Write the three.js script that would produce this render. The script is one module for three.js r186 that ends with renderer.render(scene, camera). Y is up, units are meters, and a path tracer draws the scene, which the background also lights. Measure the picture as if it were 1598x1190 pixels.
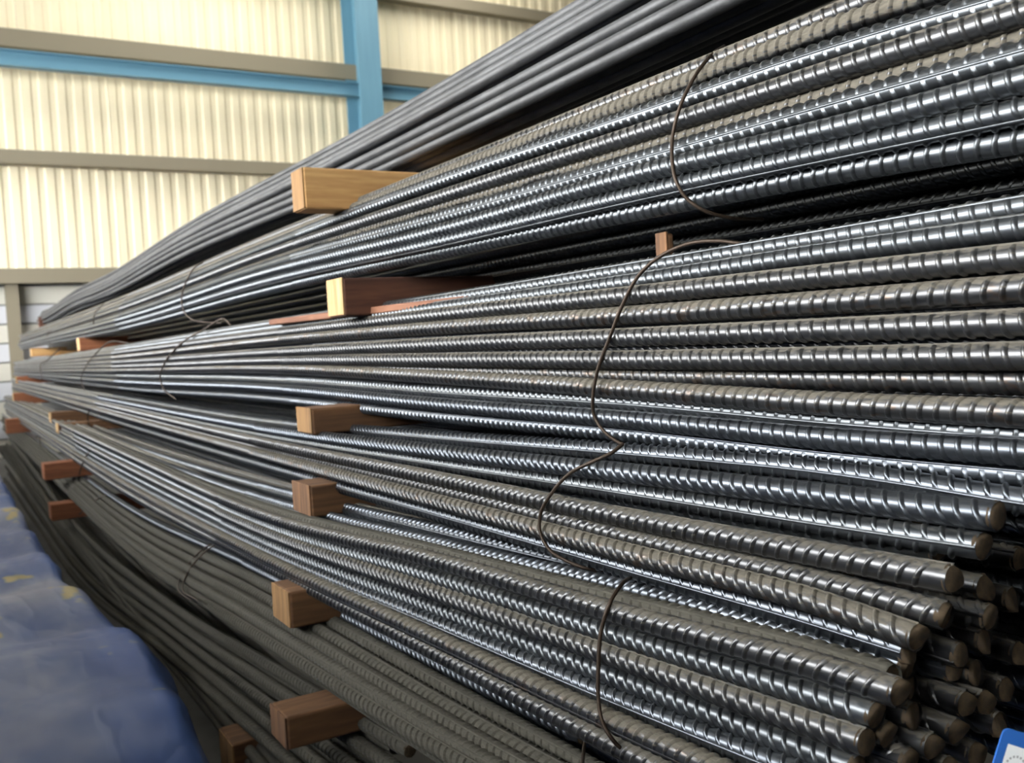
import * as THREE from 'three';
import { mergeGeometries } from 'three/addons/utils/BufferGeometryUtils.js';
import { RoundedBoxGeometry } from 'three/addons/geometries/RoundedBoxGeometry.js';
import { RectAreaLightUniformsLib } from 'three/addons/lights/RectAreaLightUniformsLib.js';

RectAreaLightUniformsLib.init();
const scene = new THREE.Scene();

// ---------------------------------------------------------------- camera, sky, light, exposure
const F = 1480, CX = 799, CY = 595, EYE = 1.25;
const VP_BARS = [-90, 577], VP_WALL = [3263, 390];
const toCam = (p) => new THREE.Vector3(p[0] - CX, -(p[1] - CY), -F).normalize();
const away = toCam(VP_BARS);                                  // world -z in camera axes
const side = toCam(VP_WALL); side.addScaledVector(away, -side.dot(away)).normalize();   // world +x
const back = away.clone().negate();
const upv = new THREE.Vector3().crossVectors(back, side);
const worldToCam = new THREE.Matrix4().makeBasis(side, upv, back);
const camToWorld = worldToCam.clone().transpose();
const camera = new THREE.PerspectiveCamera(2 * Math.atan(CY / F) * 180 / Math.PI, 1598 / 1190, 0.05, 200);
camera.quaternion.setFromRotationMatrix(camToWorld);
camera.position.set(0, EYE, 0);
camera.focus = 1.05;
camera.userData.fStop = 9;
scene.add(camera);

scene.background = new THREE.Color().setRGB(0.98, 1.0, 1.02);
scene.backgroundIntensity = 20;

const renderer = new THREE.WebGLRenderer();
renderer.toneMapping = THREE.LinearToneMapping;
renderer.toneMappingExposure = 1.1;
renderer.shadowMap.enabled = true;

// ---------------------------------------------------------------- helpers
let seed = 20240607;
const rnd = () => { seed = (seed * 1664525 + 1013904223) >>> 0; return seed / 4294967296; };
const rr = (a, b) => a + (b - a) * rnd();
const hash = (x, y, s) => { let h = (x * 374761393 + y * 668265263 + s * 974711) | 0; h = Math.imul(h ^ (h >>> 13), 1274126177); return ((h ^ (h >>> 16)) >>> 0) / 4294967296; };
function vnoise(x, y, px, py, s) {            // tileable value noise
  const x0 = Math.floor(x), y0 = Math.floor(y), fx = x - x0, fy = y - y0;
  const w = (t) => t * t * (3 - 2 * t), m = (a, b) => ((a % b) + b) % b;
  const h = (i, j) => hash(m(x0 + i, px), m(y0 + j, py), s);
  const a = h(0, 0) + (h(1, 0) - h(0, 0)) * w(fx), b = h(0, 1) + (h(1, 1) - h(0, 1)) * w(fx);
  return a + (b - a) * w(fy);
}
function fbm(u, v, nx, ny, s, oct = 4) {      // u, v in 0..1, tileable
  let t = 0, a = 0.5, n = 0;
  for (let o = 0; o < oct; o++) { t += a * vnoise(u * nx, v * ny, nx, ny, s + o * 17); n += a; a *= 0.5; nx *= 2; ny *= 2; }
  return t / n;
}
function dataTex(w, h, fn, srgb) {
  const d = new Uint8Array(w * h * 4);
  for (let j = 0; j < h; j++) for (let i = 0; i < w; i++) {
    const c = fn(i / w, j / h), k = (j * w + i) * 4;
    d[k] = Math.max(0, Math.min(255, c[0])); d[k + 1] = Math.max(0, Math.min(255, c[1])); d[k + 2] = Math.max(0, Math.min(255, c[2])); d[k + 3] = 255;
  }
  const t = new THREE.DataTexture(d, w, h, THREE.RGBAFormat);
  t.wrapS = t.wrapT = THREE.RepeatWrapping; t.magFilter = THREE.LinearFilter; t.minFilter = THREE.LinearMipmapLinearFilter; t.generateMipmaps = true;
  if (srgb) t.colorSpace = THREE.SRGBColorSpace;
  t.needsUpdate = true;
  return t;
}
const taken = {};
function numbered(name) { const n = taken[name] = (taken[name] ?? -1) + 1; return n ? `${name}_${String(n).padStart(3, '0')}` : name; }
function shade(o) { o.traverse((m) => { if (m.isMesh) { m.castShadow = true; m.receiveShadow = true; } }); return o; }
function add(o, name, label, category, group, kind) {
  o.name = numbered(name); o.userData.label = label; o.userData.category = category;
  if (group) o.userData.group = group;
  if (kind) o.userData.kind = kind;
  scene.add(shade(o));
  return o;
}
function part(name, geo, mat, parent, label) { const m = new THREE.Mesh(geo, mat); m.name = name; if (label) m.userData.label = label; parent.add(m); return m; }
function struct(name, geo, mat) { const m = geo ? new THREE.Mesh(geo, mat) : new THREE.Group(); m.name = name; m.userData.kind = 'structure'; scene.add(m); return m; }
function box(x0, x1, y0, y1, z0, z1) { const g = new THREE.BoxGeometry(x1 - x0, y1 - y0, z1 - z0); g.translate((x0 + x1) / 2, (y0 + y1) / 2, (z0 + z1) / 2); return g; }
// a pixel is a direction; the distance comes from the upright plane the thing touches
function ray(px, py) { return new THREE.Vector3((px - CX) / F, -(py - CY) / F, -1).applyMatrix4(camToWorld); }
function atX(px, py, X) { const d = ray(px, py); const k = X / d.x; return new THREE.Vector3(X, EYE + d.y * k, d.z * k); }
function atZ(px, py, Z) { const d = ray(px, py); const k = Z / d.z; return new THREE.Vector3(d.x * k, EYE + d.y * k, Z); }
function atY(px, py, Y) { const d = ray(px, py); const k = (Y - EYE) / d.y; return new THREE.Vector3(d.x * k, Y, d.z * k); }

// ---------------------------------------------------------------- materials
// mill-scaled steel; dust is tan grains lying mainly on the upper side (u = 0 front, 0.25 top)
function steel(s, { dust = 0, reach = 0.13, tint = [1, 1, 1], base = 98, rough = 0.35, rust = 0, dcol = [93, 87, 75] }) {
  const W = 256, H = 1024;
  const dustAt = (u, v) => {
    if (dust <= 0) return 0;
    const ang = Math.abs(((u - 0.2 + 1.5) % 1) - 0.5);             // turns away from the crest
    const n = fbm(u, v, 6, 24, s + 5, 5), n2 = fbm(u, v, 60, 240, s + 9, 2), patch = fbm(u, v, 1, 5, s + 31, 3);
    const k = (reach * (0.72 + 0.75 * patch) - ang) / 0.05 + (n - 0.5) * 2.2 + (n2 - 0.5) * 2.6;
    return Math.max(0, Math.min(1, k)) * dust;
  };
  const map = dataTex(W, H, (u, v) => {
    const a = fbm(u, v, 5, 20, s, 5), f = fbm(u, v, 50, 200, s + 3, 2);
    let k = base * (0.82 + 0.3 * a + 0.12 * (f - 0.5));
    let c = [k * tint[0], k * tint[1], k * tint[2]];
    const r = Math.max(0, Math.min(1, (fbm(u, v, 10, 60, s + 70, 4) - 0.62) * 7)) * rust;
    c = [c[0] + (128 - c[0]) * r, c[1] + (84 - c[1]) * r, c[2] + (50 - c[2]) * r];
    const d = dustAt(u, v), g = 0.86 + 0.3 * f;
    return [0, 1, 2].map((i) => c[i] + (dcol[i] * g - c[i]) * d);
  }, true);
  const orm = dataTex(W, H, (u, v) => {
    const d = dustAt(u, v), a = fbm(u, v, 8, 32, s + 41, 4);
    const ro = rough + 0.12 * (a - 0.5);
    return [255, 255 * (ro + (0.93 - ro) * d), 255 * (0.92 * (1 - d))];
  }, false);
  return new THREE.MeshStandardMaterial({ map, roughnessMap: orm, metalnessMap: orm, roughness: 1, metalness: 1 });
}
const STEEL = {
  clean: steel(11, { dust: 0.35, reach: 0.04, tint: [0.97, 1.0, 1.02] }),
  blue: steel(23, { dust: 0.2, reach: 0.03, tint: [0.95, 0.99, 1.04], base: 98, rough: 0.33 }),
  light: steel(37, { dust: 0.8, reach: 0.085, base: 92 }),
  dusty: steel(53, { dust: 0.9, reach: 0.14, base: 90, rust: 0.25 }),
  caked: steel(71, { dust: 0.95, reach: 0.28, base: 80, rust: 0.15 }),
  soft: steel(97, { dust: 0.5, reach: 0.12, base: 92, rough: 0.6, dcol: [84, 84, 84] }),
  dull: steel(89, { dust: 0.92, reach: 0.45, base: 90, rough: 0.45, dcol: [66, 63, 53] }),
};
const cutMat = (() => {
  const map = dataTex(64, 64, (u, v) => { const a = fbm(u, v, 6, 6, 5, 4), b = fbm(u, v, 20, 20, 8, 2); return [46 + 40 * a + 16 * b, 40 + 31 * a + 11 * b, 30 + 20 * a + 7 * b]; }, true);
  return new THREE.MeshStandardMaterial({ map, roughness: 0.8, metalness: 0.25 });
})();
const wireMat = new THREE.MeshStandardMaterial({ map: dataTex(32, 256, (u, v) => { const a = fbm(u, v, 3, 30, 77, 4); return [44 + 34 * a, 37 + 24 * a, 30 + 17 * a]; }, true), roughness: 0.55, metalness: 0.55 });
function wood(s, dark, lightc, streak = 1) {
  const map = dataTex(512, 128, (u, v) => {
    const w = fbm(u, v, 3, 6, s + 2, 3), g = fbm(u, v + w * 0.08, 6, 64, s, 3), f = fbm(u, v, 40, 90, s + 8, 2), st = Math.max(0, fbm(u, v, 2, 5, s + 50, 4) - 0.5) * 1.6 * streak;
    const k = Math.max(0, Math.min(1, 0.15 + 0.75 * g + 0.22 * (f - 0.5) - st));
    return [0, 1, 2].map((i) => dark[i] + (lightc[i] - dark[i]) * k);
  }, true);
  return new THREE.MeshStandardMaterial({ map, bumpMap: map, bumpScale: 0.0008, roughness: 0.85, metalness: 0 });
}
const WOOD = {
  red: wood(3, [58, 33, 23], [122, 78, 55]),
  brown: wood(13, [66, 44, 27], [140, 100, 64]),
  blond: wood(29, [168, 118, 66], [236, 196, 134], 0.5),
  orange: wood(43, [112, 64, 40], [176, 114, 76], 0.5),
  end: wood(61, [140, 106, 64], [208, 178, 132], 0.6),
  tan: wood(67, [96, 70, 40], [164, 124, 76]),
  bark: wood(83, [84, 50, 34], [150, 104, 76]),
};

// ---------------------------------------------------------------- the building
const WALLZ = -14.6, RIGHT = 16, LEFT = -6.5, REAR = 5, ROOF = 8.4;
const concrete = new THREE.MeshStandardMaterial({ map: dataTex(512, 512, (u, v) => { const a = fbm(u, v, 5, 5, 4, 5), b = fbm(u, v, 60, 60, 9, 2); const k = 62 + 40 * a + 14 * (b - 0.5); return [k * 1.02, k, k * 0.95]; }, true), roughness: 0.9 });
concrete.map.repeat.set(6, 6);
const floorM = struct('floor', box(LEFT, RIGHT, -0.2, 0, WALLZ - 0.3, REAR), concrete);
const yardMat = new THREE.MeshStandardMaterial({ color: new THREE.Color().setRGB(0.42, 0.41, 0.38), roughness: 0.95 });
struct('ground', box(-60, LEFT, -0.3, -0.02, -60, 40), yardMat);
const plaster = new THREE.MeshStandardMaterial({ color: new THREE.Color().setRGB(0.2, 0.19, 0.17), roughness: 0.9 });
struct('wall_right', box(RIGHT, RIGHT + 0.3, 0, ROOF, WALLZ - 0.3, REAR), plaster);
struct('wall_rear', box(LEFT, RIGHT + 0.3, 0, ROOF, REAR, REAR + 0.3), plaster);
struct('ceiling', box(LEFT - 0.4, RIGHT + 0.3, ROOF, ROOF + 0.2, WALLZ - 0.3, REAR + 0.3), plaster);
// open left side: sheeted above a wide opening, closed near the camera
struct('wall_left', mergeGeometries([box(LEFT - 0.3, LEFT, 5.8, ROOF, WALLZ - 0.3, REAR), box(LEFT - 0.3, LEFT, 0, 2.3, WALLZ - 0.3, REAR), box(LEFT - 0.3, LEFT, 2.3, 5.8, 3.5, REAR)]), plaster);

// end wall: ivory trapezoid sheets, each one a piece
const cream = new THREE.MeshStandardMaterial({ map: dataTex(256, 512, (u, v) => { const a = fbm(u, v, 3, 3, 31, 4), b = fbm(u, v, 20, 4, 36, 4); const k = 0.93 + 0.07 * a - 0.09 * Math.max(0, b - 0.55); return [250 * k, 236 * k, 200 * k]; }, true), roughness: 0.62, metalness: 0 });
const wallEnd = struct('wall_end');
const sillY = atZ(100, 432, WALLZ + 0.1).y;
function sheetGeo(w, h) {
  const s = new THREE.Shape(), n = 5, p = w / n, d = 0.016;
  const pts = [];
  for (let i = 0; i < n; i++) pts.push([i * p, 0], [i * p + p * 0.45, 0], [i * p + p * 0.58, d], [i * p + p * 0.87, d]);
  pts.push([w, 0]);
  pts.forEach(([x, y], i) => (i ? s.lineTo(x, y) : s.moveTo(x, y)));
  for (let i = pts.length - 1; i >= 0; i--) s.lineTo(pts[i][0], pts[i][1] - 0.012);
  const g = new THREE.ExtrudeGeometry(s, { depth: h, bevelEnabled: false });
  g.rotateX(-Math.PI / 2);                       // extrude upwards; profile depth towards -z, turned below
  const uv = g.attributes.uv, pos = g.attributes.position;
  for (let i = 0; i < uv.count; i++) uv.setXY(i, pos.getX(i) / 2 + pos.getZ(i), pos.getY(i) / 4);
  return g;
}
const SHW = 1.1, sheet = sheetGeo(SHW - 0.004, ROOF - sillY);
for (let i = 0; i < 22; i++) {
  const m = part('wall_sheet', sheet, cream, wallEnd);
  m.position.set(LEFT + i * SHW, sillY, WALLZ + (i % 2) * 0.006);
}
part('backing', box(LEFT - 0.3, RIGHT + 0.3, 0, ROOF, WALLZ - 0.3, WALLZ - 0.06), plaster, wallEnd);
const sidingA = new THREE.MeshStandardMaterial({ color: new THREE.Color().setRGB(0.6, 0.6, 0.62), roughness: 0.6 });
const sidingB = new THREE.MeshStandardMaterial({ color: new THREE.Color().setRGB(0.64, 0.61, 0.52), roughness: 0.6 });
for (let i = 0; i < 9; i++) {                   // wide boards below the sill
  const h = (sillY - 0.1) / 9;
  part('siding_board', box(LEFT, RIGHT, i * h + 0.01, (i + 1) * h - 0.012, WALLZ - 0.05, WALLZ - 0.02 + (i % 2) * 0.02), i % 2 ? sidingA : sidingB, wallEnd);
}
const girtMat = new THREE.MeshStandardMaterial({ color: new THREE.Color().setRGB(0.24, 0.205, 0.14), roughness: 0.75 });
function girt(y, h, d, name, label) {
  const L = RIGHT - LEFT, s = new THREE.Shape();
  [[0, 0], [d, 0], [d, h], [d - 0.02, h], [d - 0.02, 0.02], [0.02, 0.02], [0.02, h], [0, h]].forEach(([a, b], i) => (i ? s.lineTo(a, b) : s.moveTo(a, b)));
  const g = new THREE.ExtrudeGeometry(s, { depth: L, bevelEnabled: false }); g.rotateY(Math.PI / 2); g.translate(0, 0, 0);
  const m = new THREE.Mesh(g, girtMat); m.position.set(LEFT, y, WALLZ + 0.24);
  return add(m, name, label, 'beam');
}
const gz = WALLZ + 0.15;
girt(atZ(300, 90, gz).y - 0.12, 0.24, 0.18, 'wall_girt', 'brown wall girt directly above the blue tie beam');
girt(atZ(300, 258, gz).y - 0.09, 0.18, 0.18, 'wall_girt', 'brown wall girt halfway between blue beam and sill');
girt(atZ(100, 430, gz).y - 0.1, 0.2, 0.2, 'wall_girt', 'brown sill girt under the ivory sheets');
girt(atZ(760, 15, gz).y - 0.09, 0.18, 0.18, 'wall_girt', 'brown wall girt high above the blue tie beam');
for (const [px, lab] of [[20, 'grey-brown post under the sill beside the far bar ends'], [165, 'grey-brown post under the sill behind the highest bundle']]) {
  const p = atZ(px, 480, WALLZ + 0.1);
  const m = new THREE.Mesh(mergeGeometries([box(-0.08, 0.08, 0, sillY - 0.02, -0.01, 0.0), box(-0.08, 0.08, 0, sillY - 0.02, 0.13, 0.14), box(-0.006, 0.006, 0, sillY - 0.02, 0, 0.13)]), girtMat);
  m.position.set(p.x, 0, WALLZ + 0.02);
  add(m, 'wall_post', lab, 'post');
}
const blue = new THREE.MeshStandardMaterial({ map: dataTex(128, 256, (u, v) => { const a = fbm(u, v, 4, 8, 91, 4); return [92 + 22 * a, 136 + 24 * a, 156 + 24 * a]; }, true), roughness: 0.5, metalness: 0 });
{
  const z = WALLZ + 0.75, c = atZ(577, 110, z), col = new THREE.Group();
  part('flange', box(-0.19, 0.19, 0, ROOF, -0.012, 0.012), blue, col);
  part('flange', box(-0.19, 0.19, 0, ROOF, -0.56, -0.536), blue, col);
  part('web', box(-0.008, 0.008, 0, ROOF, -0.54, 0), blue, col);
  part('base_plate', box(-0.25, 0.25, 0, 0.03, -0.5, 0.06), blue, col);
  col.position.set(c.x, 0, z);
  add(col, 'steel_column', 'blue painted steel column standing against the ivory end wall', 'column');
  const y = atZ(300, 117, z - 0.22).y, h = 0.21;
  const g = mergeGeometries([box(LEFT, RIGHT, y - h / 2, y + h / 2, z - 0.25, z - 0.235), box(LEFT, RIGHT, y + h / 2 - 0.014, y + h / 2, z - 0.31, z - 0.16), box(LEFT, RIGHT, y - h / 2, y - h / 2 + 0.014, z - 0.31, z - 0.16)]);
  add(new THREE.Mesh(g, blue), 'tie_beam', 'blue painted horizontal steel beam running into the blue column', 'beam');
}
// added fill lights: unseen glowing strips under the roof, right pair brightens the end wall
const fillPanelMat = new THREE.MeshStandardMaterial({ color: 0xf4f2ea, emissive: new THREE.Color().setRGB(1, 0.99, 0.94), emissiveIntensity: 1, roughness: 0.6 });
for (const [x, z] of [[-3.5, -10.5], [-3.5, -4.5], [3.5, -11.8], [7.5, -11.8]]) {
  const m = new THREE.Mesh(new RoundedBoxGeometry(1.0, 0.05, 4.6, 1, 0.02), fillPanelMat); m.position.set(x, ROOF - 0.03, z);
  add(m, 'fill_strip', 'added glowing fill strip, unseen, under the shed roof', 'fill light', 'added fill strips under the roof');
  const l = new THREE.RectAreaLight(new THREE.Color().setRGB(1, 0.99, 0.94), x > 0 ? 12 : 2.5, 1.0, 4.6);
  l.position.set(x, ROOF - 0.07, z); l.rotation.x = -Math.PI / 2; l.castShadow = true; scene.add(l);
}

// ---------------------------------------------------------------- ribbed bars
const R0 = 0.0113, PITCH = 0.0165;
const XS = [1598, 1300, 1000, 700, 400, 200, 50];
function pchip(xs, ys) {                        // xs ascending
  const n = xs.length, h = [], d = [], m = [];
  for (let i = 0; i < n - 1; i++) { h.push(xs[i + 1] - xs[i]); d.push((ys[i + 1] - ys[i]) / h[i]); }
  m.push(d[0]);
  for (let i = 1; i < n - 1; i++) m.push((d[i - 1] * h[i] + d[i] * h[i - 1]) / (h[i] + h[i - 1]));
  m.push(d[n - 2]);
  return (x) => {
    if (x <= xs[0]) return ys[0] + m[0] * (x - xs[0]);
    if (x >= xs[n - 1]) return ys[n - 1] + m[n - 1] * (x - xs[n - 1]);
    let i = 0; while (x > xs[i + 1]) i++;
    const t = (x - xs[i]) / h[i], t2 = t * t, t3 = t2 * t;
    return ys[i] * (2 * t3 - 3 * t2 + 1) + h[i] * m[i] * (t3 - 2 * t2 + t) + ys[i + 1] * (3 * t2 - 2 * t3) + h[i] * m[i + 1] * (t3 - t2);
  };
}
// path of a traced bar: x(z), y(z), near and far z
function tracedPath(pts, Xn, Xf, nearPx, farPx) {
  const p = pts.slice().sort((a, b) => a[0] - b[0]);
  const fy = pchip(p.map((q) => q[0]), p.map((q) => q[1]));
  const X = (px) => Xn + (Xf - Xn) * Math.max(0, Math.min(1, (900 - px) / 820));
  const P = [];
  const top = Math.min(nearPx ?? 1700, 1700);
  for (const px of [farPx, farPx + 6, farPx + 14, farPx + 28, 70, 95, 125, 160, 200, 250, 310, 380, 460, 550, 650, 760, 880, 1000, 1130, 1260, 1400, 1550, 1700]) if (px >= farPx && px < top - 30) P.push(atX(px, fy(px), X(px)));
  P.push(atX(top, fy(top), X(top)));
  P.sort((a, b) => a.z - b.z);
  const z = P.map((q) => q.z), x = pchip(z, P.map((q) => q.x)), y = pchip(z, P.map((q) => q.y));
  return { x, y, near: nearPx ? z[z.length - 1] : 0.35, far: z[0] };
}
const offsetPath = (p, dx, dy, near, far) => ({ x: (z) => p.x(z) + dx, y: (z) => p.y(z) + dy, near: near ?? p.near, far: far ?? p.far });
const meanPath = (p, q, dx, dy = 0) => ({ x: (z) => (p.x(z) + q.x(z)) / 2 + dx, y: (z) => (p.y(z) + q.y(z)) / 2 + dy, near: Math.min(p.near, q.near), far: Math.max(p.far, q.far) });
const linePath = (x0, y0, x1, y1, near, far) => ({ x: (z) => x0 + (x1 - x0) * (z - near) / (far - near), y: (z) => y0 + (y1 - y0) * (z - near) / (far - near), near, far });

function zRings(near, far, fine) {
  const out = []; let z = near;
  while (z > far) { out.push(z); z -= Math.min(0.5, (0.02 + 0.035 * Math.abs(z)) * fine); }
  out.push(far);
  return out;
}
function tubeGeo(p, zs, r, seg) {
  const pos = [], nor = [], uv = [], idx = [];
  for (const z of zs) {
    const cx = p.x(z), cy = p.y(z);
    for (let i = 0; i <= seg; i++) { const a = i / seg * 2 * Math.PI, c = -Math.cos(a), s = Math.sin(a); pos.push(cx + r * c, cy + r * s, z); nor.push(c, s, 0); uv.push(i / seg, z); }
  }
  const n = seg + 1;
  for (let k = 0; k < zs.length - 1; k++) for (let i = 0; i < seg; i++) { const a = k * n + i, b = a + n; idx.push(a, a + 1, b, b, a + 1, b + 1); }
  const g = new THREE.BufferGeometry();
  g.setAttribute('position', new THREE.Float32BufferAttribute(pos, 3)); g.setAttribute('normal', new THREE.Float32BufferAttribute(nor, 3)); g.setAttribute('uv', new THREE.Float32BufferAttribute(uv, 2)); g.setIndex(idx);
  return g;
}
function ridgeGeo(p, zs, roll) {                 // one lengthwise rib at angle roll
  const pos = [], uv = [], idx = [], w = 0.15, prof = [[-w, R0 - 0.0003], [-w * 0.5, R0 + 0.0010], [w * 0.5, R0 + 0.0010], [w, R0 - 0.0003]];
  for (const z of zs) { const cx = p.x(z), cy = p.y(z); for (const [da, r] of prof) { const a = roll + da; pos.push(cx - r * Math.cos(a), cy + r * Math.sin(a), z); uv.push((a / (2 * Math.PI) + 2) % 1, z); } }
  for (let k = 0; k < zs.length - 1; k++) for (let i = 0; i < 3; i++) { const a = k * 4 + i, b = a + 4; idx.push(a, a + 1, b, b, a + 1, b + 1); }
  const g = new THREE.BufferGeometry();
  g.setAttribute('position', new THREE.Float32BufferAttribute(pos, 3)); g.setAttribute('uv', new THREE.Float32BufferAttribute(uv, 2)); g.setIndex(idx); g.computeVertexNormals();
  return g;
}
function ribGeo(p, near, far, roll, tilt, level) { // crescent ribs of both flanks
  const pos = [], uv = [], idx = [];
  const phase = rnd() * PITCH;
  for (let sd = 0; sd < 2; sd++) {
    for (let z0 = near - 0.008 - phase - sd * PITCH / 2; z0 > far; z0 -= PITCH) {
      const lod = level === 2 ? (z0 > -2.4 ? 2 : 1) : 1, seg = lod === 2 ? 9 : 6;
      if (z0 < -5.2) break;
      const prof = lod === 2 ? [[-0.0033, -0.0003], [-0.0012, 1], [0.0012, 1], [0.0033, -0.0003]] : [[-0.0036, -0.0003], [0, 1], [0.0036, -0.0003]];
      const b0 = pos.length / 3, np = prof.length;
      for (let i = 0; i <= seg; i++) {
        const t = i / seg * 2 - 1, a = roll + Math.PI / 2 + sd * Math.PI + t * 1.38, h = 0.0026 * (1 - t * t * t * t * 0.85);
        const sh = tilt * (sd ? -1 : 1) * t * 0.0085;
        for (const [dz, k] of prof) { const r = R0 + (k === 1 ? h : k), z = z0 + sh + dz; pos.push(p.x(z) - r * Math.cos(a), p.y(z) + r * Math.sin(a), z); uv.push((a / (2 * Math.PI) + 2) % 1, z); }
      }
      for (let i = 0; i < seg; i++) for (let j = 0; j < np - 1; j++) { const a = b0 + i * np + j, b = a + np; idx.push(a, b, a + 1, b, b + 1, a + 1); }
    }
  }
  const g = new THREE.BufferGeometry();
  g.setAttribute('position', new THREE.Float32BufferAttribute(pos, 3)); g.setAttribute('uv', new THREE.Float32BufferAttribute(uv, 2)); g.setIndex(idx); g.computeVertexNormals();
  return g;
}
function endGeo(p, z, toCamera) {                 // sheared cut face with a burr
  const pos = [], uv = [], idx = [], seg = 18, cx = p.x(z), cy = p.y(z), sx = rr(-0.4, 0.4), sy = rr(-0.5, 0.5), d = toCamera ? 1 : -1;
  pos.push(cx, cy, z + d * 0.0005); uv.push(0.5, 0.5);
  for (let k = 0; k < 2; k++) for (let i = 0; i < seg; i++) {
    const a = i / seg * 2 * Math.PI, r = (k ? R0 * 1.02 : R0 * 0.86) * (1 + 0.06 * Math.sin(3 * a + sx * 20) + 0.04 * Math.sin(5 * a + sy * 30)), x = r * Math.cos(a), y = r * Math.sin(a);
    pos.push(cx + x, cy + y, z + d * (k ? -0.003 : 0.0012 + x * sx + y * sy)); uv.push(0.5 + x / R0 * 0.5, 0.5 + y / R0 * 0.5);
  }
  for (let i = 0; i < seg; i++) { const j = (i + 1) % seg; idx.push(0, 1 + i, 1 + j, 1 + i, 1 + seg + i, 1 + j, 1 + j, 1 + seg + i, 1 + seg + j); }
  const g = new THREE.BufferGeometry();
  g.setAttribute('position', new THREE.Float32BufferAttribute(pos, 3)); g.setAttribute('uv', new THREE.Float32BufferAttribute(uv, 2)); g.setIndex(idx); g.computeVertexNormals();
  return g;
}
function rebar(p, { mat, roll = 60, tilt = 1, level = 2, label, group, end = false }) {
  const g = new THREE.Group(), zs = zRings(p.near, p.far, level === 2 ? 1 : 1.6), ro = roll * Math.PI / 180;
  if (level === 0) {
    const m = new THREE.Mesh(tubeGeo(p, zs, R0 + 0.0006, 9), mat);
    return add(m, 'rebar', label, 'rebar', group);
  }
  part('shaft', tubeGeo(p, zs, R0, level === 2 ? 16 : 12), mat, g);
  const ribs = part('transverse_ribs', ribGeo(p, p.near, Math.max(p.far, level === 2 ? -5.2 : -2.2), ro, tilt, level), mat, g);
  ribs.userData.kind = 'stuff';
  part('longitudinal_rib', ridgeGeo(p, zs, ro), mat, g);
  part('longitudinal_rib', ridgeGeo(p, zs, ro + Math.PI), mat, g);
  if (end) part('cut_end', endGeo(p, p.near, true), cutMat, g, 'rusty sheared bar end');
  return add(g, 'rebar', label, 'rebar', group);
}
const ORD = ['first', 'second', 'third', 'fourth', 'fifth', 'sixth', 'seventh', 'eighth', 'ninth', 'tenth', 'eleventh', 'twelfth'];
const LOOK = { clean: 'clean dark grey', blue: 'bluish grey', light: 'lightly dusted grey', dusty: 'dusty grey', caked: 'tan dust-covered', dull: 'dull olive-grey' };
const bundles = {};
function bundle(key, where, farPx, Xf, rows) {
  bundles[key] = rows.map(([X, roll, tilt, look, ys, near], i) => {
    const xs = ys[0] instanceof Array ? ys : ys.map((y, k) => [XS[k], y]).filter((q) => q[1] !== null);
    const p = tracedPath(xs, X, X * Xf, near, farPx + rr(-1.5, 2.5));
    rebar(p, { mat: STEEL[look], roll, tilt: tilt * (key < 'C' ? 0.35 : 0.9), end: !!near, label: `${LOOK[look]} steel bar, ${ORD[i]} from top in ${where}` });
    return p;
  });
}
const N = null;
bundle('A', 'the highest front bundle', 31, 1, [
  [0.858, 70, 1, 'dusty', [-95, 24, 142, 262, 379, 462, 517]],
  [0.836, 100, -1, 'caked', [-55, 45, 156, 269, 386, 467, 520]],
  [0.820, 10, 1, 'clean', [-6, 80, 180, 279, 391, 472, 523]],
  [0.806, 80, 1, 'light', [20, 111, 207, 303, 402, 478, 526]],
  [0.820, 60, -1, 'caked', [58, 147, 233, 320, 411, 483, 528]],
  [0.800, 5, 1, 'clean', [85, 167, 251, 337, 420, 489, 531]],
  [0.782, 85, 1, 'clean', [125, 201, 271, 356, 430, 495, 533]],
  [0.786, -52, -1, 'clean', [173, 237, 303, 375, 444, 503, 537]],
  [0.800, 75, -1, 'clean', [217, 269, 329, 391, 458, 511, 541]],
]);
bundle('B', 'the bundle under the red-brown spacer', 23, 1, [
  [0.793, 55, 1, 'clean', [323, 371, 419, 466, 508, 540, 562]],
  [0.773, 70, 1, 'clean', [355, 394, 438, 478, 515, 543, 564]],
  [0.755, 80, 1, 'light', [400, 429, 459, 489, 523, 548, 566]],
  [0.752, 95, -1, 'dusty', [450, 471, 491, 510, 534, 556, 569]],
  [0.750, 75, 1, 'light', [503, 514, 525, 536, 551, 564, 572]],
  [0.750, 85, 1, 'light', [555, 559, 561, 561, 563, 571, 575]],
  [0.770, 70, 1, 'dusty', [594, 590, 586, 577, 569, 575, 577]],
  [0.752, 110, -1, 'dusty', [645, 630, 609, 589, 575, 578, 579]],
  [0.770, -5, 1, 'clean', [680, 657, 630, 612, 591, 587, 582]],
  [0.756, 85, 1, 'blue', [705, 684, 656, 632, 604, 596, 585]],
  [0.774, 30, 1, 'blue', [742, 713, 678, 650, 619, 606, 588]],
]);
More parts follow.
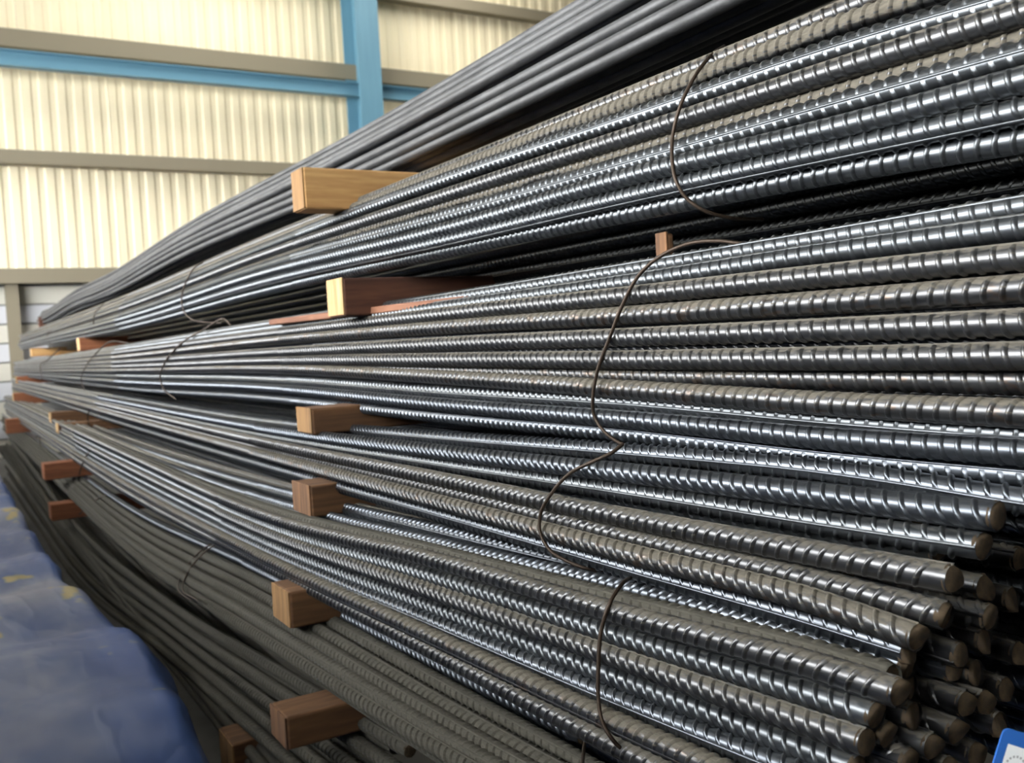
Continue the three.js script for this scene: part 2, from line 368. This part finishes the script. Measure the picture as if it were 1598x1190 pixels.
bundle('C', 'the bundle above the chipped square spacer', 20, 0.98, [
  [0.755, 0, -1, 'blue', [782, 736, 708, 684, 655, 622, 597]],
  [0.685, -75, -1, 'blue', [N, 775, 740, 706, 666, 629, 599], 1558],
  [0.695, 2, -1, 'clean', [[1500, 847], [1300, 818], [1000, 771], [700, 726], [400, 677], [200, 635], [50, 602]], 1535],
  [0.672, 100, -1, 'light', [[1450, 896], [1300, 868], [1000, 812], [700, 750], [400, 688], [200, 641], [50, 605]], 1488],
  [0.683, -70, 1, 'light', [[1450, 953], [1300, 913], [1000, 843], [700, 768], [400, 697], [200, 647], [50, 608]], 1476],
  [0.668, -78, -1, 'dusty', [[1400, 983], [1300, 947], [1000, 868], [700, 787], [400, 706], [200, 652], [50, 611]], 1432],
  [0.687, 3, -1, 'blue', [[1400, 1010], [1300, 978], [1000, 892], [700, 806], [400, 722], [200, 663], [50, 615]], 1418],
]);
bundle('D', 'the bundle over the split tan spacer', 9, 0.88, [
  [0.730, 4, 1, 'blue', [[1460, 1035], [1300, 990], [1000, 905], [700, 832], [400, 758], [200, 694], [50, 634]], 1488],
  [0.692, 0, 1, 'blue', [[1400, 1034], [1300, 1006], [1000, 924], [700, 853], [400, 776], [200, 703], [50, 637]], 1418],
  [0.652, 60, 1, 'dull', [[1370, 1050], [1300, 1028], [1000, 947], [700, 867], [400, 789], [200, 707], [50, 639]], 1394],
  [0.620, -68, 1, 'light', [[1380, 1073], [1300, 1047], [1000, 966], [700, 879], [400, 800], [200, 711], [50, 641]], 1404],
  [0.625, -80, -1, 'clean', [[1350, 1110], [1300, 1094], [1000, 1002], [700, 906], [400, 811], [200, 719], [50, 646]], 1368],
  [0.615, 95, 1, 'light', [[1300, 1140], [1000, 1038], [700, 931], [400, 823], [200, 728], [50, 650]], 1352],
  [0.630, -85, -1, 'clean', [[1300, 1184], [1000, 1070], [700, 956], [400, 837], [200, 738], [50, 655]], 1340],
  [0.620, 2, -1, 'blue', [[1300, 1226], [1000, 1106], [700, 980], [400, 851], [200, 748], [50, 660]], 1328],
  [0.605, -30, 1, 'dusty', [[1300, 1280], [1000, 1145], [700, 1005], [400, 864], [200, 758], [50, 665]], 1320],
  [0.612, -50, 1, 'light', [[1300, 1322], [1000, 1182], [700, 1028], [400, 874], [200, 769], [50, 670]], 1310],
]);
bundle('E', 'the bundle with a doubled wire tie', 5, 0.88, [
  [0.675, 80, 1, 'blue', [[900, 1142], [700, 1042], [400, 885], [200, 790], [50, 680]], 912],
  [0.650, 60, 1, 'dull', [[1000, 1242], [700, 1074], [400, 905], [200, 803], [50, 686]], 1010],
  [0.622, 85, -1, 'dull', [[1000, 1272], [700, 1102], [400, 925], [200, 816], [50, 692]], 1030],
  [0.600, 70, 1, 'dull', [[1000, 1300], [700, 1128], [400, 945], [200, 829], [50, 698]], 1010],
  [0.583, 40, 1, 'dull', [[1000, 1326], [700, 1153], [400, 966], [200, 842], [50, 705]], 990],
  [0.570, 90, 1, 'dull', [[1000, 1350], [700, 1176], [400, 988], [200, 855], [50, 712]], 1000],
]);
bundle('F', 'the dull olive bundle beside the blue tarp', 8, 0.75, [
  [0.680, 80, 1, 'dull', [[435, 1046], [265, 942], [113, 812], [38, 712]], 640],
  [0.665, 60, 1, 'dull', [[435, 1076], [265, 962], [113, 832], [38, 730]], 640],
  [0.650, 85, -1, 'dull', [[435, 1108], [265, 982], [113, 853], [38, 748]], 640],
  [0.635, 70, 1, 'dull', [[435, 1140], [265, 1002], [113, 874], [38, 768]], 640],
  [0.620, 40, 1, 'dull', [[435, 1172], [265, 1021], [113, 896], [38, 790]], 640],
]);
// bars behind the front rows
const HID = { A: 'highest front', B: 'red-brown spacer', C: 'chipped spacer', D: 'split tan spacer', E: 'doubled wire', F: 'dull olive' };
for (const k of 'ABCDEF') {
  const b = bundles[k];
  for (let i = 0; i < b.length - 1; i++) {
    const dx = k === 'E' ? 0.006 : k === 'F' ? 0.022 : 0.026, dy = k === 'E' ? -0.024 : k === 'F' ? -0.008 : 0;
    const p = meanPath(b[i], b[i + 1], dx, k === 'D' && i < 3 ? -0.022 : k === 'C' && i < 1 ? -0.02 : dy);
    p.near = (k === 'A' || k === 'B') ? 0.3 : p.near - (k === 'D' && i === 1 ? 0.005 : rr(0.01, 0.12));
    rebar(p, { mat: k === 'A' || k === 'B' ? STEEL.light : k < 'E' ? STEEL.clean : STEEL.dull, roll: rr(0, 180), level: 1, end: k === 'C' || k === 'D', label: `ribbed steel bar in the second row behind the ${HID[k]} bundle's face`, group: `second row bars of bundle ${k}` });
    if (k < 'E' && !(k === 'C' && i < 1) && !(k === 'D' && i < 3)) {
      const q = offsetPath(p, 0.024, k === 'C' || k === 'D' ? -0.004 : 0.012, (k === 'A' || k === 'B') ? 0.3 : p.near - 0.02);
      rebar(q, { mat: STEEL.clean, level: k === 'C' ? 1 : 0, roll: rr(0, 180), label: `steel bar buried in the third row of the ${HID[k]} bundle`, group: `third row bars of bundle ${k}` });
    }
  }
}
// sheared ends that stick out behind the third and fourth bundle, at the near end of the pile
for (const [px, py, X, src, i] of [[1536, 917, 0.74, 'C', 3], [1546, 963, 0.735, 'C', 4], [1580, 935, 0.80, 'C', 3], [1592, 872, 0.82, 'C', 2], [1500, 1022, 0.72, 'C', 6], [1523, 1049, 0.75, 'D', 0], [1537, 999, 0.76, 'C', 6], [1507, 1098, 0.73, 'D', 1],
  [1537, 1095, 0.76, 'D', 1], [1426, 1117, 0.66, 'D', 3], [1493, 1142, 0.70, 'D', 3], [1386, 1147, 0.64, 'D', 4], [1523, 1177, 0.73, 'D', 3], [1590, 1019, 0.83, 'C', 6], [1455, 1165, 0.67, 'D', 4], [1420, 1190, 0.65, 'D', 5], [1570, 1075, 0.80, 'D', 0], [1560, 1130, 0.77, 'D', 1], [1480, 1200, 0.69, 'D', 5]]) {
  const e = atX(px, py, X), b = bundles[src][i];
  const dx = X - b.x(e.z), dy = e.y - b.y(e.z);
  const p = { x: (z) => b.x(z) + dx, y: (z) => b.y(z) + dy * Math.max(0.2, 1 - (e.z - z) * 0.8), near: e.z, far: b.far };
  rebar(p, { mat: STEEL.light, roll: rr(0, 180), tilt: rnd() < 0.5 ? 1 : -1, level: 1, end: true, label: 'ribbed bar whose rusty sheared end shows in the shaded pile end', group: 'bars with sheared ends in the shaded pile end' });
}
// bundle on the blond spacer, set back
{
  let k = 0;
  const rows = [[0.462, 1.0, 6], [0.486, 0.99, 6], [0.510, 1.0, 6], [0.534, 0.99, 6], [0.558, 1.01, 5], [0.582, 1.02, 5], [0.606, 1.04, 4]];
  for (const [y, x0, n] of rows) for (let i = 0; i < n; i++) {
    const x = x0 + i * 0.0262 + rr(-0.004, 0.004), yy = EYE + y + rr(-0.004, 0.004), f = rr(-0.02, 0.02);
    const p = linePath(x, yy, x + f, yy + rr(-0.02, 0.01), 0.2, -12.2 - rr(0, 0.2)), s = p.y, w = rr(-0.006, 0.006);
    p.y = (z) => s(z) + 0.012 * Math.cos(z * 1.4) + w * Math.sin(z * 0.9);
    const front = i < 2 || y > 0.57;
    rebar(p, { mat: STEEL.soft, level: 0, roll: rr(0, 180), label: `grey bar in the ${ORD[rows.findIndex((q) => q[0] === y)]} layer up of the raised bundle on the blond spacer`, group: `layer ${rows.findIndex((q) => q[0] === y) + 1} of the raised bundle` });
    k++;
  }
}
// second column of bundles behind, and the layers below, seen only as dark steel in the gaps
for (const [y, x0, n, m] of [[0.2, 1.06, 5, 5], [0.03, 1.04, 5, 6], [-0.2, 1.0, 5, 5], [-0.3, 1.03, 3, 5], [-0.4, 0.95, 5, 5], [-0.62, 0.85, 4, 5]]) for (let j = 0; j < m; j++) for (let i = 0; i < n; i++) {
  if (i && i < n - 1 && j && j < m - 1) continue;
  const p = linePath(x0 + i * 0.026 + rr(-0.004, 0.004), EYE + y + (j - m / 2) * 0.0255 + rr(-0.003, 0.003), x0 + i * 0.026, EYE + y + (j - m / 2) * 0.025, 0.3, -12);
  rebar(p, { mat: STEEL.clean, level: j === m - 1 || i === 0 ? 1 : 0, roll: rr(0, 180), label: 'steel bar of the bundles hidden behind the front stack', group: 'bars of the hidden rear bundles' });
}
for (let i = 0; i < 9; i++) for (let j = 0; j < 2; j++) {
  const p = linePath(0.52 + i * 0.027 + rr(-0.004, 0.004), 0.36 + j * 0.026, 0.46 + i * 0.027, 0.36 + j * 0.026, -0.9 - rr(0, 0.1), -11.8);
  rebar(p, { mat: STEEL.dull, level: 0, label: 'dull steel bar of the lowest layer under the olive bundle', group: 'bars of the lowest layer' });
}

// ---------------------------------------------------------------- timber spacers
function timber(xF, xN, yT, yB, X, len, mat, label, endMat = WOOD.end, turn = 0) {
  const ym = (yT + yB) / 2, a = atX(xF, ym, X), b = atX(xN, ym, X), t = atX(xN, yT, X).y, bo = atX(xN, yB, X).y;
  const w = Math.max(0.02, Math.min(0.12, b.z - a.z)), h = t - bo, g = new THREE.Group();
  const geo = new RoundedBoxGeometry(len, h, w, 2, Math.min(0.006, h * 0.12));
  const p = geo.attributes.position, uv = geo.attributes.uv, nn = geo.attributes.normal, off = rnd() * 3;
  for (let i = 0; i < p.count; i++) {
    const wob = 0.0025 * Math.sin(p.getX(i) * 9 + off * 5);
    uv.setXY(i, p.getX(i) * 0.8 + off, (Math.abs(nn.getY(i)) > 0.6 ? p.getZ(i) : p.getY(i)) * 2.2 + off);
    p.setY(i, p.getY(i) + wob);
  }
  geo.translate(len / 2, 0, 0);
  part('body', geo, mat, g);
  const e = new RoundedBoxGeometry(0.004, h * 0.97, w * 0.97, 1, 0.0015); e.translate(0.0, 0, 0);
  const eu = e.attributes.uv, ep = e.attributes.position;
  for (let i = 0; i < eu.count; i++) eu.setXY(i, ep.getY(i) * 1.5 + off, ep.getZ(i) * 3 + off);
  part('sawn_end', e, endMat, g, 'pale sawn end grain');
  g.position.set(X, (t + bo) / 2, b.z - w / 2); g.rotation.y = turn;
  return add(g, 'timber_spacer', label, 'timber');
}
timber(511, 536, 431, 492, 0.700, 0.75, WOOD.red, 'red-brown timber block with pale sawn end between the two highest bundles');
timber(464, 487, 636, 677, 0.655, 0.6, WOOD.brown, 'brown timber block with yellow end under the wire-tied middle bundle', WOOD.tan);
timber(458, 485, 757, 806, 0.615, 0.6, WOOD.brown, 'chipped square orange-brown timber block below the long dusty bar', WOOD.brown);
timber(427, 453, 925, 980, 0.530, 0.6, WOOD.brown, 'split tan timber block jutting out above the dull grey bundle', WOOD.tan);
timber(425, 448, 1122, 1170, 0.468, 0.6, WOOD.brown, 'tan timber block resting on the olive bundle', WOOD.brown);
timber(331, 366, 1166, 1225, 0.480, 0.6, WOOD.brown, 'brown timber block low beside the blue tarp', WOOD.tan);
timber(456, 474, 258, 326, 0.720, 0.8, WOOD.blond, 'blond timber block on top of the highest front bundle', WOOD.tan);
timber(117, 124, 526, 547, 0.760, 0.6, WOOD.orange, 'tan timber block crossed by a thin tie wire under the highest bundle');
timber(45, 49, 543, 556, 0.740, 0.5, WOOD.blond, 'yellowish timber block near the far end under the highest bundle');
timber(23, 26, 587, 599, 0.655, 0.5, WOOD.orange, 'small orange timber block at the far end under the wire-tied bundle');
timber(75, 80, 644, 660, 0.535, 0.5, WOOD.brown, 'pale-ended timber block lying on another at the far end', WOOD.end);
timber(86, 91, 661, 676, 0.530, 0.5, WOOD.brown, 'pale-ended timber block beneath another at the far end', WOOD.end);
timber(18, 21, 614, 631, 0.565, 0.5, WOOD.orange, 'farthest orange timber block above the fanned bars');
timber(65, 69, 724, 748, 0.405, 0.5, WOOD.orange, 'bright orange timber block at the far end above the dull grey bundle', WOOD.orange);
timber(7, 10, 655, 676, 0.425, 0.5, WOOD.orange, 'farthest brown timber block under the fanned bars', WOOD.orange);
timber(76, 80, 788, 811, 0.420, 0.5, WOOD.orange, 'dim orange timber block far along the olive bundle', WOOD.orange);
timber(1024, 1042, 360, 404, 0.830, 0.012, WOOD.brown, 'short timber stub standing in the dark gap behind the wire loop', WOOD.brown);
timber(50, 62, 494, 516, 0.960, 0.5, WOOD.red, 'brown timber under the far end of the raised bundle', WOOD.red);
{ // splintered board under the red-brown block
  const a = atX(440, 505, 0.765), b = atX(760, 470, 0.80), L = a.distanceTo(b), s = new THREE.Shape();
  const n = 14, pts = [];
  for (let i = 0; i <= n; i++) { const t = i / n; pts.push([t * L, 0.035 * Math.min(1, t * 5 + 0.15) * (0.85 + 0.3 * rnd())]); }
  for (let i = n; i >= 0; i--) { const t = i / n; pts.push([t * L, -0.03 * Math.min(1, (1 - t) * 6 + 0.3) * (0.85 + 0.3 * rnd())]); }
  pts.forEach(([x, y], i) => (i ? s.lineTo(x, y) : s.moveTo(x, y)));
  const g = new THREE.ExtrudeGeometry(s, { depth: 0.010, bevelEnabled: true, bevelSize: 0.002, bevelThickness: 0.002, bevelSegments: 1 });
  g.rotateX(-Math.PI / 2);
  const m = new THREE.Mesh(g, WOOD.bark);
  m.position.copy(a); m.quaternion.setFromUnitVectors(new THREE.Vector3(1, 0, 0), b.clone().sub(a).normalize());
  add(m, 'splintered_board', 'thin splintered reddish board pinched under the red-brown timber block', 'board');
}

// ---------------------------------------------------------------- tie wires
function wire(pts, label, r = 0.0024) {
  const c = new THREE.CatmullRomCurve3(pts.map(([px, py, X]) => atX(px, py, X)), false, 'centripetal');
  const g = new THREE.TubeGeometry(c, pts.length * 9, r, 7, false);
  return add(new THREE.Mesh(g, wireMat), 'tie_wire', label, 'wire');
}
wire([[1130, 72, 0.90], [1108, 88, 0.845], [1085, 118, 0.812], [1063, 162, 0.79], [1051, 205, 0.783], [1049, 250, 0.770], [1056, 285, 0.765], [1072, 310, 0.772], [1098, 328, 0.786], [1140, 340, 0.82], [1190, 342, 0.88]], 'rusty tie wire around the near part of the highest front bundle');
wire([[1235, 388, 0.83], [1180, 383, 0.80], [1120, 376, 0.778], [1075, 380, 0.765], [1030, 400, 0.752], [998, 428, 0.742], [975, 468, 0.737], [952, 525, 0.735], [932, 580, 0.733], [925, 625, 0.734], [928, 650, 0.738], [945, 675, 0.742], [970, 692, 0.752], [1010, 702, 0.77], [1080, 706, 0.80]], 'brown tie wire looping up and over the bundle below the dark gap');
wire([[972, 692, 0.70], [955, 706, 0.685], [925, 720, 0.668], [890, 738, 0.66], [862, 768, 0.655], [843, 803, 0.652], [843, 830, 0.65], [858, 858, 0.652], [885, 875, 0.662], [920, 888, 0.68], [960, 893, 0.72]], 'rusty tie wire hugging the third bundle below the wire loop');
wire([[985, 900, 0.68], [970, 912, 0.64], [952, 940, 0.612], [938, 985, 0.602], [934, 1040, 0.596], [934, 1090, 0.592], [940, 1125, 0.59], [955, 1152, 0.594], [975, 1172, 0.61], [1000, 1180, 0.65]], 'brown tie wire upright across the fourth bundle');
wire([[318, 409, 0.85], [305, 416, 0.82], [294, 432, 0.80], [285, 455, 0.775], [284, 475, 0.765], [290, 490, 0.765], [304, 500, 0.78], [345, 504, 0.84]], 'thin tie wire around the highest bundle short of its far end', 0.003);
wire([[364, 512, 0.80], [351, 498, 0.795], [342, 499, 0.79], [318, 514, 0.765], [290, 530, 0.745], [270, 548, 0.735], [256, 568, 0.733], [250, 590, 0.733], [256, 607, 0.738], [275, 623, 0.76]], 'pale kinked tie wire around the bundle beside the tan block', 0.003);
wire([[162, 473, 0.84], [148, 489, 0.80], [146, 503, 0.785], [150, 518, 0.80]], 'fine tie wire at the far narrowing of the highest bundle', 0.0032);
wire([[200, 535, 0.80], [172, 533, 0.765], [150, 551, 0.74], [134, 572, 0.73], [127, 594, 0.733], [134, 612, 0.74], [146, 626, 0.77]], 'fine tie wire running over the tan timber block', 0.0032);
wire([[82, 516, 0.80], [74, 521, 0.785], [75, 530, 0.785], [84, 540, 0.80]], 'fine tie wire nearest the far end of the highest bundle', 0.0035);
wire([[94, 543, 0.77], [76, 560, 0.735], [63, 575, 0.73], [66, 592, 0.735]], 'fine tie wire beside the yellowish timber block', 0.0035);
wire([[158, 621, 0.70], [143, 634, 0.665], [137, 650, 0.655], [139, 664, 0.66]], 'fine tie wire on the third bundle near the pale-ended blocks', 0.0032);
wire([[158, 687, 0.62], [138, 706, 0.545], [128, 725, 0.528], [124, 740, 0.525]], 'fine tie wire on the fanned fourth bundle', 0.003);
wire([[66, 668, 0.56], [62, 682, 0.528], [64, 698, 0.525]], 'fine tie wire nearest the far end of the fanned bundle', 0.003);
wire([[338, 848, 0.605], [318, 862, 0.578], [300, 882, 0.548], [288, 904, 0.518], [286, 922, 0.492], [308, 936, 0.492]], 'first strand of the doubled wire on the dull grey bundle', 0.0026);
wire([[332, 847, 0.605], [310, 862, 0.578], [293, 882, 0.548], [281, 903, 0.518], [279, 921, 0.492], [298, 937, 0.492]], 'second strand of the doubled wire on the dull grey bundle', 0.0026);
wire([[165, 772, 0.57], [140, 786, 0.52], [124, 802, 0.485]], 'faint tie wire far along the dull grey bundle', 0.0028);
wire([[913, 1152, 0.63], [911, 1170, 0.60], [908, 1195, 0.57]], 'short bent wire at the cut end of the bluish bar', 0.0022);

// ---------------------------------------------------------------- blue tarpaulin over the low stack on the left
{
  const W = 512, H = 512, TALL = 1.6;
  const tm = dataTex(W, H, (u, v) => {
    const a = fbm(u, v, 5, 5, 12, 5), sc = fbm(u, v, 24, 6, 15, 4), p = fbm(u, v, 11, 13, 19, 4);
    let c = [62 + 34 * a, 88 + 40 * a, 148 + 50 * a];
    const d = Math.max(0, Math.min(1, (fbm(u, v, 4, 4, 27, 5) - 0.36) * 3.2)) * 0.75 + Math.max(0, sc - 0.6) * 0.8;
    c = [c[0] + (176 - c[0]) * d, c[1] + (178 - c[1]) * d, c[2] + (198 - c[2]) * d];
    const y = Math.max(0, Math.min(1, (p - 0.74) * 14));
    return [c[0] + (200 - c[0]) * y, c[1] + (184 - c[1]) * y, c[2] + (132 - c[2]) * y];
  }, true);
  const cr = dataTex(512, 512, (u, v) => { const w = fbm(u, v, 4, 4, 301, 3); const a = Math.abs(fbm(u + 0.1 * w, v, 7, 5, 305, 3) - 0.5), b = Math.abs(fbm(u, v + 0.1 * w, 16, 10, 311, 3) - 0.5); const k = 255 * (Math.min(1, a * 7) * 0.6 + Math.min(1, b * 7) * 0.4); return [k, k, k]; }, false);
  const tarpMat = new THREE.MeshPhysicalMaterial({ map: tm, bumpMap: cr, bumpScale: 0.004, roughness: 0.5, metalness: 0, side: THREE.DoubleSide });
  const nx = 90, nz = 150, pos = [], uv = [], idx = [];
  const edge = pchip([-9, -5.2, -3.6, -2.7, -2.1, -1.5, -0.6], [0.30, 0.31, 0.34, 0.42, 0.425, 0.40, 0.36]);
  for (let j = 0; j <= nz; j++) for (let i = 0; i <= nx; i++) {
    const z = -0.5 - 8.5 * Math.pow(j / nz, 1.5), s = i / nx * 1.75 - 1.3;   // s: arc length across, 0 at the edge
    const e = edge(z);
    let x, y;
    const bend = 0.05;
    if (s < 0) { x = e - bend + s; y = 0.5; } else { const t = Math.min(1, s / 0.1); x = e - bend + bend * Math.sin(t * Math.PI / 2); y = 0.5 - bend * (1 - Math.cos(t * Math.PI / 2)) - Math.max(0, s - 0.1) * 0.98; }
    y -= 0.42 * Math.max(0, z + 2.25);
    const n1 = fbm((x + 3) / 8, (z + 12) / 16, 14, 9, 201, 3) - 0.5, n2 = fbm((x + 3) / 8, (z + 12) / 16, 40, 64, 207, 3) - 0.5;
    const fold = Math.sin(z * 9 + x * 3 + 3 * n1) * 0.018 + Math.sin(z * 23 - x * 6) * 0.004;
    y += n1 * 0.06 + n2 * 0.02 + fold; if (s > 0.1) x += 0.03 * n2 + 0.012 * Math.sin(z * 12);
    y = Math.max(y, 0.012);
    pos.push(x, y, z); uv.push(s * 0.7, z * 0.5);
  }
  for (let j = 0; j < nz; j++) for (let i = 0; i < nx; i++) { const a = j * (nx + 1) + i, b = a + nx + 1; idx.push(a, a + 1, b, b, a + 1, b + 1); }
  const g = new THREE.BufferGeometry();
  g.setAttribute('position', new THREE.Float32BufferAttribute(pos, 3)); g.setAttribute('uv', new THREE.Float32BufferAttribute(uv, 2)); g.setIndex(idx); g.computeVertexNormals();
  add(new THREE.Mesh(g, tarpMat), 'tarpaulin', 'creased dirty blue tarpaulin draped over the low stack beside the bars', 'tarpaulin');
  // added unseen sheeted stack: blocks light from the left to shade the lowest bundles
  const prof = [], H2 = TALL;
  for (let i = 0; i <= 10; i++) prof.push([-1.15 - 0.02 * Math.sin(i), H2 * i / 10 * 0.94]);
  for (let i = 1; i <= 5; i++) { const a = i / 5 * Math.PI / 2; prof.push([-1.15 - 0.1 * (1 - Math.cos(a)), H2 * 0.94 + H2 * 0.06 * Math.sin(a)]); }
  for (let i = 1; i <= 8; i++) prof.push([-1.25 - 1.5 * i / 8, H2]);
  for (let i = 0; i <= 6; i++) prof.push([-2.8, H2 * (1 - i / 6)]);
  const q = [], qu = [], qi = [], nq = 130, np = prof.length;
  for (let j = 0; j <= nq; j++) for (let i = 0; i < np; i++) {
    const z = 2.5 - 16.2 * j / nq, k = fbm((z + 14) / 20, i / np, 40, 12, 411, 3) - 0.5, d = i === 0 || i === np - 1 ? 0 : k * 0.09;
    q.push(prof[i][0] + d, Math.max(0.002, prof[i][1] + (prof[i][1] > 0.3 ? d * 0.6 : 0)), z); qu.push(i * 0.11, z * 0.5);
  }
  for (let j = 0; j < nq; j++) for (let i = 0; i < np - 1; i++) { const a = j * np + i, b = a + np; qi.push(a, b, a + 1, b, b + 1, a + 1); }
  const g2 = new THREE.BufferGeometry();
  g2.setAttribute('position', new THREE.Float32BufferAttribute(q, 3)); g2.setAttribute('uv', new THREE.Float32BufferAttribute(qu, 2)); g2.setIndex(qi); g2.computeVertexNormals();
  add(new THREE.Mesh(g2, tarpMat), 'tarpaulin', 'blue sheeted light blocker added out of view to shade the lowest bundles', 'tarpaulin');
}

// ---------------------------------------------------------------- blue tag at the near end of the pile
{
  const corner = atX(1566, 1133, 0.64), n = new THREE.Vector3(0, EYE, 0).sub(corner).normalize();
  const dist = corner.distanceTo(new THREE.Vector3(0, EYE, 0)), px = dist * Math.cos(Math.atan(767 / F)) / F * 0.98;
  const camR = new THREE.Vector3(1, 0, 0).applyMatrix4(camToWorld), camU = new THREE.Vector3(0, 1, 0).applyMatrix4(camToWorld);
  const ex = camR.clone().addScaledVector(camU, -0.31).normalize(), ez = new THREE.Vector3().crossVectors(ex, camU).normalize(), ey = new THREE.Vector3().crossVectors(ez, ex).normalize();
  const tag = new THREE.Group();
  const rs = (x0, y0, w, h, r, sk) => { const s = new THREE.Shape(), P = (x, y) => [x, y + sk * x]; s.moveTo(...P(x0, y0 - r)); s.quadraticCurveTo(...P(x0, y0), ...P(x0 + r, y0)); s.lineTo(...P(x0 + w, y0)); s.lineTo(...P(x0 + w, y0 - h)); s.lineTo(...P(x0, y0 - h)); s.closePath(); return s; };
  const u = px, blueTag = new THREE.MeshStandardMaterial({ color: new THREE.Color(0x2d66b4), roughness: 0.4 });
  part('plate', new THREE.ExtrudeGeometry(rs(0, 0, 110 * u, 130 * u, 12 * u, 0), { depth: 0.0015, bevelEnabled: false }), blueTag, tag);
  const cv = document.createElement('canvas'); cv.width = cv.height = 256; const q = cv.getContext('2d');
  q.fillStyle = '#f2f4f2'; q.fillRect(0, 0, 256, 256); q.strokeStyle = '#a8a8a6'; q.lineWidth = 9; q.setLineDash([9, 7]); q.beginPath(); q.arc(62, 84, 46, 0, 7); q.stroke(); q.setLineDash([]);
  q.fillStyle = '#8f8a90'; q.font = 'bold 66px sans-serif'; q.fillText('e', 42, 106);
  const ct = new THREE.CanvasTexture(cv); ct.colorSpace = THREE.SRGBColorSpace;
  const pg = new THREE.PlaneGeometry(86 * u, 100 * u); pg.translate(12 * u + 43 * u, -22 * u - 50 * u, 0.0019);
  part('paper_label', pg, new THREE.MeshStandardMaterial({ map: ct, roughness: 0.6 }), tag, 'white paper label with grey round stamp');
  tag.position.copy(corner);
  tag.quaternion.setFromRotationMatrix(new THREE.Matrix4().makeBasis(ex, ey, ez));
  add(tag, 'product_tag', 'blue rimmed product tag with white label hanging at the shaded bar ends', 'tag');
}
shade(scene);
renderer.render(scene, camera);
